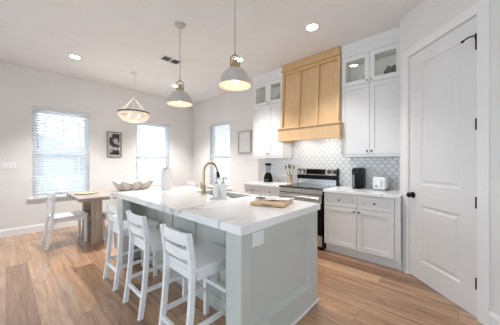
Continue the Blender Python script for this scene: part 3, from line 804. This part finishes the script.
# ------------------------------------------------------------------ stools and dining chairs
def bar(b, pts, wx, wy):
    """rectangular bar swept along z-ish pts (x, y, z)"""
    b.strip([[(x-wx/2, y-wy/2, z), (x+wx/2, y-wy/2, z), (x+wx/2, y+wy/2, z), (x-wx/2, y+wy/2, z)] for x, y, z in pts])
def slat(b, x, y0, y1, z0, z1, bow=.022, t=.016):
    secs = []
    for i in range(9):
        u = i/8; y = y0+(y1-y0)*u; xx = x - bow*(1-(2*u-1)**2)
        secs.append([(xx-t/2, y, z0), (xx+t/2, y, z0), (xx+t/2, y, z1), (xx-t/2, y, z1)])
    b.strip(secs)
def seat_piece(name, label, cat, group, SH, TH, hw, depth, rails, kick=.075, lean=.03):
    """facing +x; back at -x"""
    t = thing(name, label, cat, (0,0,0), 0, group)
    xb_, xf = -depth/2, depth/2
    th = .03
    b = MB()
    b.prism([(xb_, -hw+.004), (xf, -hw-.012), (xf+.012, -hw+.03), (xf+.012, hw-.03), (xf, hw+.012), (xb_, hw-.004)], 'z', SH-th, SH)
    b.build('seat', M['white'], t, bevel=.006, smooth=0)
    b = MB(); ah = .055
    b.box(xb_+.02, -hw+.012, SH-th-ah, xf-.03, -hw+.03, SH-th); b.box(xb_+.02, hw-.03, SH-th-ah, xf-.03, hw-.012, SH-th); b.box(xf-.035, -hw+.03, SH-th-ah, xf-.015, hw-.03, SH-th); b.box(xb_+.0, -hw+.02, SH-th-ah, xb_+.018, hw-.02, SH-th)
    b.build('apron', M['white'], t, smooth=0)
    def backx(z):
        u = z/SH
        if z <= SH: return xb_ - .012 - kick*(1-u)**1.8
        return xb_ - .012 - lean*((z-SH)/(TH-SH))**1.3
    for s in (-1, 1):
        b = MB(); zs = [TH*i/14 for i in range(15)]
        bar(b, [(backx(z), s*(hw-.012 - .004*z/TH), z) for z in zs], .04, .032)
        b.build('rear_leg', M['white'], t, bevel=.004, smooth=0)
    for s in (-1, 1):
        b = MB(); bar(b, [(xf-.03, s*(hw-.012), 0), (xf-.03, s*(hw-.012), SH-th)], .038, .036); b.build('front_leg', M['white'], t, bevel=.004, smooth=0)
    zt1 = TH-.004
    for z0, z1, nm in ((zt1-.078, zt1, 'top_rail'), (zt1-.178, zt1-.115, 'back_slat')):
        b = MB(); slat(b, backx((z0+z1)/2), -hw+.014, hw-.014, z0, z1); b.build(nm, M['white'], t, bevel=.003, smooth=30)
    for kind, z in rails:
        if kind == 'side':
            for s in (-1, 1):
                b = MB(); b.box(backx(z)+.01, s*(hw-.012)-.011, z-.016, xf-.04, s*(hw-.012)+.011, z+.016); b.build('stretcher', M['white'], t, bevel=.002, smooth=0)
        elif kind == 'front':
            b = MB(); b.box(xf-.041, -hw+.025, z-.016, xf-.019, hw-.025, z+.016); b.build('foot_rail', M['white'], t, bevel=.002, smooth=0)
        else:
            b = MB(); b.box(backx(z)-.011, -hw+.025, z-.016, backx(z)+.011, hw-.025, z+.016); b.build('stretcher', M['white'], t, bevel=.002, smooth=0)
    return t
g = 'white counter stools along the island'
st1 = seat_piece('counter_stool', 'white wooden counter stool nearest the camera, by the island corner post', 'stool', g, .615, .855, .185, .38,
                 [('side', .22), ('front', .30), ('back', .17)], .055)
SC = [(1.02, 1.435, 'white wooden counter stool nearest the camera, by the island corner post'),
      (1.02, 2.125, 'middle one of the three white counter stools at the island'),
      (1.02, 2.760, 'white counter stool farthest from the camera, in front of the dining table leg')]
for i, (x, y, lab) in enumerate(SC):
    o = st1 if i == 0 else copy_tree(st1)
    o.location = (x, y, 0); o['label'] = lab
g = 'white wooden dining chairs'
dc = seat_piece('dining_chair', 'white wooden dining chair at the left head of the table, under the left window', 'chair', g, .465, .845, .18, .44,
                [], .075, -.02)
DC = [(.700, 4.70, math.radians(4), 'white wooden dining chair at the left head of the table, under the left window'),
      (1.285, 4.20, PI/2, 'white dining chair on the near long table side, behind the farthest stool'),
      (2.89, 4.80, PI, 'white dining chair at the right head of the table, right of the vase')]
for i, (x, y, r, lab) in enumerate(DC):
    o = dc if i == 0 else copy_tree(dc)
    o.location = (x, y, 0); o.rotation_euler.z = r; o['label'] = lab

# ------------------------------------------------------------------ dining table
TX0, TX1, TY0, TY1 = .745, 2.62, 4.135, 5.22
dt = thing('dining_table', 'weathered grey-brown wooden dining table behind the island', 'table', (1.68, 4.68, 0))
def tfin(mb, *a, **k):
    bmesh.ops.translate(mb.bm, verts=mb.bm.verts, vec=(-1.68, -4.68, 0)); return mb.build(*a, **k)
b = MB()
b.box(TX0, TY0, .715, TX0+.13, TY1, .765); b.box(TX1-.13, TY0, .715, TX1, TY1, .765)
for i in range(5):
    y0 = TY0 + (TY1-TY0)*i/5; b.box(TX0+.131, y0, .715, TX1-.131, y0+(TY1-TY0)/5-.001, .765)
tfin(b, 'tabletop', M['table'], dt, bevel=.003, smooth=0)
for x in (1.01, 2.36):
    for y in (4.335, 4.985):
        b = MB(); b.box(x-.062, y-.062, 0, x+.062, y+.062, .68); tfin(b, 'leg', M['table_leg'], dt, bevel=.004, smooth=0)
    b = MB(); b.box(x-.05, 4.26, .68, x+.05, 5.06, .715); tfin(b, 'cleat', M['table_leg'], dt, smooth=0)
b = MB(); b.box(1.06, 4.63, .30, 2.31, 4.69, .40)
for x in (1.01, 2.36): b.box(x-.03, 4.397, .30, x+.03, 4.923, .40)
tfin(b, 'stretcher', M['table_leg'], dt, smooth=0)

pm = MB(); pm.lathe([(0, 0), (.15, 0), (.165, .006), (.17, .018), (.162, .018), (.152, .009), (0, .009)], n=40)
tag(pm.build('serving_tray', M['board'], loc=(.96, 4.80, .765)), 'round shallow wooden tray on the left end of the dining table', 'tray')

# giant clam bowl
def clam():
    b = MB(); nu, nv = 120, 12; V = []
    for j in range(nv+1):
        v = j/nv; row = []
        for i in range(nu):
            a = 2*PI*i/nu
            fl = .5+.5*math.cos(a*9)                 # nine flutes round the shell
            g_ = (1-v)**.7
            rad = (.52 + .48*v**.55)*(1 + (.30*g_ + .13)*(fl-.62))
            x = .355*rad*math.cos(a); y = .20*rad*math.sin(a)
            z = .006 + .165*v + .028*v*v*math.cos(a*9) + .02*v*math.cos(a)**8
            row.append(b.bm.verts.new((x, y, max(z, .006))))
        V.append(row)
    for A, B in zip(V, V[1:]):
        for i in range(nu): b.bm.faces.new((A[i], A[(i+1) % nu], B[(i+1) % nu], B[i]))
    b.bm.faces.new(V[0][::-1])
    o = b.build('shell_bowl', M['shell'], loc=(1.70, 4.68, .767), rz=-.25, smooth=180)
    s = o.modifiers.new('solid', 'SOLIDIFY'); s.thickness = .01; s.offset = -1
    return tag(o, 'large white clam-shaped bowl with a wavy rim on the dining table', 'bowl')
clam()

# ------------------------------------------------------------------ things on the range counter
bl = thing('blender', 'black countertop blender with clear jar left of the utensil crock', 'blender', (3.60, 2.83, .92), .3)
b = MB(); b.lathe([(0, 0), (.088, 0), (.092, .02), (.09, .08), (.074, .14), (.05, .18), (.046, .19), (0, .19)], n=28); bb = b.build('base', M['black'], bl)
b = MB(); b.box(-.096, -.035, .03, -.084, .035, .06); b.build('control_panel', M['steel_dark'], bb, bevel=.003, smooth=0)
b = MB(); b.lathe([(.042, .19), (.046, .21), (.058, .33), (.055, .33), (.040, .205), (.0, .205)], n=24); b.build('jar', M['jar_glass'], bl)
b = MB(); b.lathe([(0, .33), (.064, .33), (.066, .345), (.06, .372), (.03, .378), (0, .378)], n=24, cap=False); b.build('lid', M['black'], bl)

cr = thing('utensil_crock', 'terracotta-pink crock holding wooden spoons left of the range', 'crock', (3.64, 2.345, .92))
b = MB(); b.lathe([(0, 0), (.044, 0), (.05, .01), (.052, .14), (.055, .155), (.048, .155), (.046, .02), (0, .02)], n=28); b.build('crock', M['ceramic_warm'], cr)
labs = ['wooden spoon leaning leftmost in the crock', 'wooden spoon standing left of the middle in the crock', 'wooden spoon standing right of the middle in the crock', 'wooden spoon leaning rightmost in the crock']
for i, (dx, dy, h) in enumerate(((-.012, .078, .325), (.016, .03, .345), (-.018, -.03, .335), (.012, -.082, .33))):
    t = thing('wooden_spoon', labs[i], 'spoon', (3.64, 2.345, .94), 0, 'wooden spoons in the crock')
    b = MB(); p0 = Vector((dx, dy*.05, .003)); p1 = Vector((dx, dy*.8, h*.74))
    b.tube([p0, (p0+p1)/2, p1], .006, 8); b.build('handle', M['spoon'], t)
    b = MB(); b.ball((dx, dy, h*.86), .03, 2, (.35, .70, 1.5)); b.build('bowl', M['spoon'], t)

cm = thing('coffee_maker', 'slim black single-serve coffee maker beside the white toaster', 'coffee maker', (3.645, 1.115, .92), 0)
b = MB(); b.box(-.02, -.062, 0, .125, .062, .30); b.box(-.135, -.062, .205, -.02, .062, .30); b.box(-.135, -.06, 0, -.02, .06, .028); b.build('body', M['black'], cm, bevel=.012, smooth=30)
b = MB(); b.box(-.12, -.05, .30, .11, .05, .312); b.build('lid', M['grey_dark'], cm, bevel=.005, smooth=30)
b = MB(); b.box(-.128, .057, .03, -.10, .061, .20); b.build('side_trim', M['steel'], cm, smooth=0)
b = MB(); b.box(0, .063, .02, .12, .10, .285); b.build('water_tank', M['jar_glass'], cm, bevel=.008, smooth=30)

ts = thing('toaster', 'white two-slice toaster on the worktop by the pantry wall', 'toaster', (3.635, .815, .92), 0)
b = MB(); b.box(-.13, -.08, .012, .13, .08, .19)
tb = b.build('body', M['plastic_white'], ts, bevel=.022, smooth=30)
b = MB(); b.box(-.12, -.072, 0, .12, .072, .014); b.build('foot', M['grey_mid'], ts, smooth=0)
for y in (-.032, .032):
    b = MB(); b.box(-.10, y-.012, .185, .10, y+.012, .1905); b.build('slot', M['grey_dark'], ts, smooth=0)
b = MB(); b.box(-.1315, -.034, .05, -.129, -.026, .16); b.build('lever_slot', M['grey_mid'], ts, smooth=0)
b = MB(); b.box(-.148, -.046, .125, -.131, -.014, .14); b.build('lever', M['plastic_white'], ts, bevel=.003, smooth=0)
b = MB(); b.tube([(-.13, .03, .06), (-.142, .03, .06)], .014, 16); b.build('dial', M['grey_mid'], ts)

def plate_cover(name, label, cat, loc, rz, w, h, n, face):
    t = thing(name, label, cat, loc, rz)
    MB().box(-w/2, -.006, -h/2, w/2, 0, h/2).build('cover', M['plastic_white'], t, bevel=.002, smooth=0)
    for i in range(n):
        x = -w/2 + w*(i+.5)/n
        MB().box(x-.016, -.009, -.033, x+.016, -.006, .033).build(face, M['trim'], t, bevel=.001, smooth=0)
plate_cover('wall_outlet', 'white outlet on the tiled backsplash between coffee maker and toaster', 'outlet', (RX-.0085, 1.0, 1.15), -PI/2, .075, .115, 1, 'outlet_face')
plate_cover('light_switch', 'four-gang white light switch plate on the wall at the left edge', 'light switch', (.022, BY-.0005, 1.255), 0, .21, .115, 4, 'rocker')

# ------------------------------------------------------------------ things in the glass cabinets
b = MB(); b.box(3.53, 1.03, 2.455, 3.66, 1.12, 2.60)
tag(b.build('white_canister', M['ceramic'], bevel=.006, smooth=0), 'white box-shaped canister behind the left glass door of the right wall cabinet', 'canister')
b = MB()
for i in range(30):
    a = random.uniform(0, 2*PI); r = random.uniform(0, .075)
    b.ball((.5*r*math.cos(a), 1.1*r*math.sin(a), .11+random.uniform(-.03, .05)*(1-r*7)), random.uniform(.02, .036), 1)
b.lathe([(0, 0), (.05, 0), (.066, .04), (.078, .095), (0, .095)], n=20, sx=.6)
tag(b.build('ornament', M['coral'], loc=(3.56, .69, 2.455), smooth=60), 'dark knobbly ornament behind the right glass door of the right wall cabinet', 'ornament')
b = MB()
pts = [(0, .062*math.cos(2*PI*i/28), .085+.062*math.sin(2*PI*i/28)) for i in range(29)]
b.tube(pts, .018, 12, cap=False); b.box(-.02, -.03, 0, .02, .03, .012)
b.lathe([(.014, .155), (.012, .22), (.016, .24), (.011, .24), (.009, .16)], n=14)
tag(b.build('ring_vase', M['ceramic'], loc=(3.56, 2.86, 2.455), rz=-.5), 'white ring-shaped vase behind the left glass door of the left wall cabinet', 'vase')
pl = MB(); pl.lathe([(0, 0), (.09, .003), (.135, .016), (.14, .022), (.13, .02), (.085, .012), (0, .01)], n=36)
po = tag(pl.build('plate', M['plate'], loc=(3.745, 2.58, 2.598)), 'grey-green plate standing upright behind the right glass door of the left wall cabinet', 'plate')
po.rotation_euler = (0, math.radians(-78), 0)
b = MB(); b.box(3.55, 2.44, 2.455, 3.61, 2.50, 2.62)
tag(b.build('box', M['coral'], bevel=.004, smooth=0), 'small dark box beside the upright plate in the left wall cabinet', 'box')

# ------------------------------------------------------------------ pictures
def picture(name, label, loc, rz, w, h, fw, mw, fm, pm_):
    t = thing(name, label, 'picture', loc, rz)
    f = MB(); f.box(-w/2, -.03, -h/2, -w/2+fw, 0, h/2); f.box(w/2-fw, -.03, -h/2, w/2, 0, h/2); f.box(-w/2+fw, -.03, -h/2, w/2-fw, 0, -h/2+fw); f.box(-w/2+fw, -.03, h/2-fw, w/2-fw, 0, h/2)
    f.build('frame', M[fm], t, bevel=.003, smooth=0)
    MB().box(-w/2+fw, -.016, -h/2+fw, w/2-fw, 0, h/2-fw).build('mat', M['mat_board'], t, smooth=0)
    MB().box(-w/2+fw+mw, -.018, -h/2+fw+mw, w/2-fw-mw, -.016, h/2-fw-mw).build('print', M[pm_], t, smooth=0)
picture('framed_picture', 'grey-framed dark picture of pale shells hanging between the two windows of the dining wall', (1.705, BY-.0005, 1.73), 0, .30, .575, .028, .016, 'frame_grey', 'shell_print')
picture('framed_picture', 'thin-framed pale sketch hanging between the cabinet-wall window and the left wall cabinet', (RX-.0005, 3.68, 1.79), -PI/2, .41, .51, .016, .05, 'frame_pale', 'sketch_print')

# ------------------------------------------------------------------ ceiling fittings
def downlight(x, y, label, power=95):
    t = thing('recessed_light', label, 'ceiling light', (x, y, CEIL), 0, 'recessed ceiling lights')
    b = MB(); b.lathe([(.068, -.004), (.072, -.010), (.092, -.006), (.094, 0), (.068, 0)], n=36); b.build('trim_ring', M['trim'], t)
    b = MB(); b.lathe([(0, -.0045), (.07, -.0045), (.07, -.001), (0, -.001)], n=36); b.build('lens', M['lens'], t)
    l = bpy.data.lights.new('downlight', 'SPOT'); l.energy = power; l.color = (1, .985, .975); l.spot_size = math.radians(100); l.spot_blend = .7; l.shadow_soft_size = .07
    lo = bpy.data.objects.new('downlight', l); COL.objects.link(lo); lo.parent = t; lo.location = (0, 0, -.03)
downlight(.784, 4.69, 'lit recessed ceiling light over the left end of the dining table')
downlight(2.70, 1.40, 'lit recessed ceiling light in front of the right wall cabinet', 34)
downlight(2.70, 2.76, 'lit recessed ceiling light just behind the right pendant lamp', 60)
downlight(2.66, 4.76, 'lit recessed ceiling light just behind the left pendant lamp', 120)

def pendant(x, y, label):
    t = thing('pendant_lamp', label, 'pendant lamp', (x, y, CEIL), 0, 'dome pendant lamps over the island')
    z = lambda h: h - CEIL - (.015 if h < 2.5 else 0)
    b = MB(); b.lathe([(0, z(3.045)), (.05, z(3.045)), (.062, z(3.055)), (.065, -.0005), (0, -.0005)], n=32); b.build('canopy', M['shade_out'], t)
    b = MB(); b.tube([(0, 0, z(3.05)), (0, 0, z(2.385))], .0032, 8); b.build('cord', M['grey_mid'], t)
    b = MB()
    b.lathe([(0, z(2.235)), (.046, z(2.225)), (.050, z(2.25)), (.044, z(2.27)), (.030, z(2.275)), (.028, z(2.315)), (0, z(2.31))], n=24)
    lp = [(-.042, 0, z(2.25)), (-.043, 0, z(2.325))] + [(-.043*math.cos(PI*i/8), 0, z(2.325)+.043*math.sin(PI*i/8)) for i in range(1, 8)] + [(.043, 0, z(2.325)), (.042, 0, z(2.25))]
    R_ = Matrix.Rotation(math.radians(-47), 4, 'Z'); b.tube([R_ @ Vector(p) for p in lp], .007, 8)
    b.tube([(0, 0, z(2.365)), (0, 0, z(2.40))], [.012, .005], 10)
    b.build('cap', M['brass'], t)
    out = [(.040, 2.238), (.075, 2.225), (.108, 2.198), (.132, 2.160), (.145, 2.115), (.149, 2.085), (.158, 2.070)]
    b = MB(); b.lathe([(r, z(h)) for r, h in out] + [(.156, z(2.068))], n=48); sh = b.build('shade', M['shade_out'], t)
    b = MB(); b.lathe([(.156, z(2.068))] + [(r-.004, z(h-.004)) for r, h in out[::-1]][1:] + [(0, z(2.232))], n=48); b.build('shade_lining', M['shade_in'], sh)
    b = MB(); b.tube([(0, 0, z(2.234)), (0, 0, z(2.18))], .018, 12); b.build('socket', M['trim'], t)
    b = MB(); b.ball((0, 0, z(2.135)), .036, 3, (1, 1, 1.15)); b.build('bulb', M['bulb'], t)
    l = bpy.data.lights.new('pendant_glow', 'POINT'); l.energy = .40; l.color = (1, .80, .66); l.shadow_soft_size = .04
    lo = bpy.data.objects.new('pendant_glow', l); COL.objects.link(lo); lo.parent = t; lo.location = (0, 0, z(2.085))
pendant(1.512, 2.616, 'white dome pendant lamp with brass cap over the far half of the island')
pendant(1.512, 1.597, 'white dome pendant lamp with brass cap over the near half of the island')

# beaded chandelier
ch = thing('chandelier', 'beaded bowl chandelier with bronze ring above the dining table', 'chandelier', (1.71, 4.68, CEIL))
z = lambda h: h - CEIL
b = MB(); b.lathe([(0, z(3.05)), (.05, z(3.05)), (.06, -.0005), (0, -.0005)], n=28); b.build('canopy', M['ceramic'], ch)
b = MB(); b.tube([(0, 0, z(3.055)), (0, 0, z(2.58))], .006, 8); b.lathe([(0, z(2.55)), (.03, z(2.555)), (.034, z(2.58)), (0, z(2.59))], n=20); b.build('stem', M['ceramic'], ch)
b = MB(); b.lathe([(.276, z(2.268)), (.288, z(2.268)), (.288, z(2.294)), (.276, z(2.294)), (.276, z(2.268))], n=56); b.build('ring', M['bronze'], ch)
for i in range(6):
    a = 2*PI*i/6+.2
    b = MB(); n = 18
    for j in range(n+1):
        u = j/n; r = .022+.258*u**1.1; b.ball((r*math.cos(a), r*math.sin(a), z(2.565-.28*u)), .0105, 1)
    b.build('bead_strand', M['ceramic'], ch)
b = MB(); b.lathe([(.281, z(2.275)), (.274, z(2.225)), (.248, z(2.175)), (.195, z(2.13)), (.105, z(2.10)), (.02, z(2.09))], n=56)
bowl_mat, t_, b_ = new_mat('bead_weave')
n_ = N(t_, 'TexVoronoi'); n_.inputs['Scale'].default_value = 55; t_.links.new(coords(t_), n_.inputs['Vector'])
t_.links.new(ramp(t_, n_.outputs['Distance'], [(.2, (.80, .74, .66)), (.7, (.50, .44, .37))]), b_.inputs['Base Color'])
b_.inputs['Roughness'].default_value = .35; b_.inputs['Transmission Weight'].default_value = 0
tl = N(t_, 'BsdfTranslucent'); tl.inputs[0].default_value = (.9, .82, .72, 1); tp = N(t_, 'BsdfTransparent'); m1 = N(t_, 'MixShader'); m2 = N(t_, 'MixShader')
m1.inputs[0].default_value = .5; m2.inputs[0].default_value = .42
t_.links.new(b_.outputs[0], m1.inputs[1]); t_.links.new(tl.outputs[0], m1.inputs[2]); t_.links.new(m1.outputs[0], m2.inputs[1]); t_.links.new(tp.outputs[0], m2.inputs[2])
t_.links.new(m2.outputs[0], t_.nodes['Material Output'].inputs[0]); bump(t_, b_, n_.outputs['Distance'], .5, .01)
bowl = b.build('bead_bowl', bowl_mat, ch, smooth=180)
b = MB(); b.ball((0, 0, z(2.078)), .018, 2); b.build('finial', M['ceramic'], bowl)
for i in range(4):
    a = 2*PI*i/4+.5
    b = MB(); b.ball((.12*math.cos(a), .12*math.sin(a), z(2.225)), .022, 2, (1, 1, 1.4)); b.build('bulb', M['bulb'], ch)
b = MB()
for i in range(4):
    a = 2*PI*i/4+.5; b.tube([(0, 0, z(2.17)), (.06*math.cos(a), .06*math.sin(a), z(2.16)), (.12*math.cos(a), .12*math.sin(a), z(2.175)), (.12*math.cos(a), .12*math.sin(a), z(2.20))], .006, 8)
b.tube([(0, 0, z(2.165)), (0, 0, z(2.57))], .006, 8)
b.build('arms', M['bronze'], ch)
l = bpy.data.lights.new('chandelier_glow', 'POINT'); l.energy = 1.6; l.color = (1, .84, .68); l.shadow_soft_size = .12
lo = bpy.data.objects.new('chandelier_glow', l); COL.objects.link(lo); lo.parent = ch; lo.location = (0, 0, z(2.28))

# ceiling vent
vt = thing('ceiling_vent', 'white ceiling air vent with grey louvres left of the left pendant', 'vent', (1.925, 3.625, CEIL), math.radians(0))
MB().box(-.16, -.09, -.004, .16, .09, -.0005).build('backing', M['grey_mid'], vt, smooth=0)
b = MB(); b.box(-.18, -.11, -.012, -.15, .11, -.0005); b.box(.15, -.11, -.012, .18, .11, -.0005); b.box(-.15, -.11, -.012, .15, -.08, -.0005); b.box(-.15, .08, -.012, .15, .11, -.0005); b.box(-.012, -.08, -.012, .012, .08, -.0005)
b.build('frame', M['ceiling'], vt, smooth=0)
b = MB()
for s in (-1, 1):
    for i in range(8):
        y = -.07+.02*i; b.hexa([(min(s*.013, s*.149), y-.006, -.010), (max(s*.013, s*.149), y-.006, -.010), (max(s*.013, s*.149), y+.002, -.005), (min(s*.013, s*.149), y+.002, -.005),
                (min(s*.013, s*.149), y-.006, -.009), (max(s*.013, s*.149), y-.006, -.009), (max(s*.013, s*.149), y+.002, -.004), (min(s*.013, s*.149), y+.002, -.004)])
b.build('louvres', M['grey_mid'], vt, smooth=0)
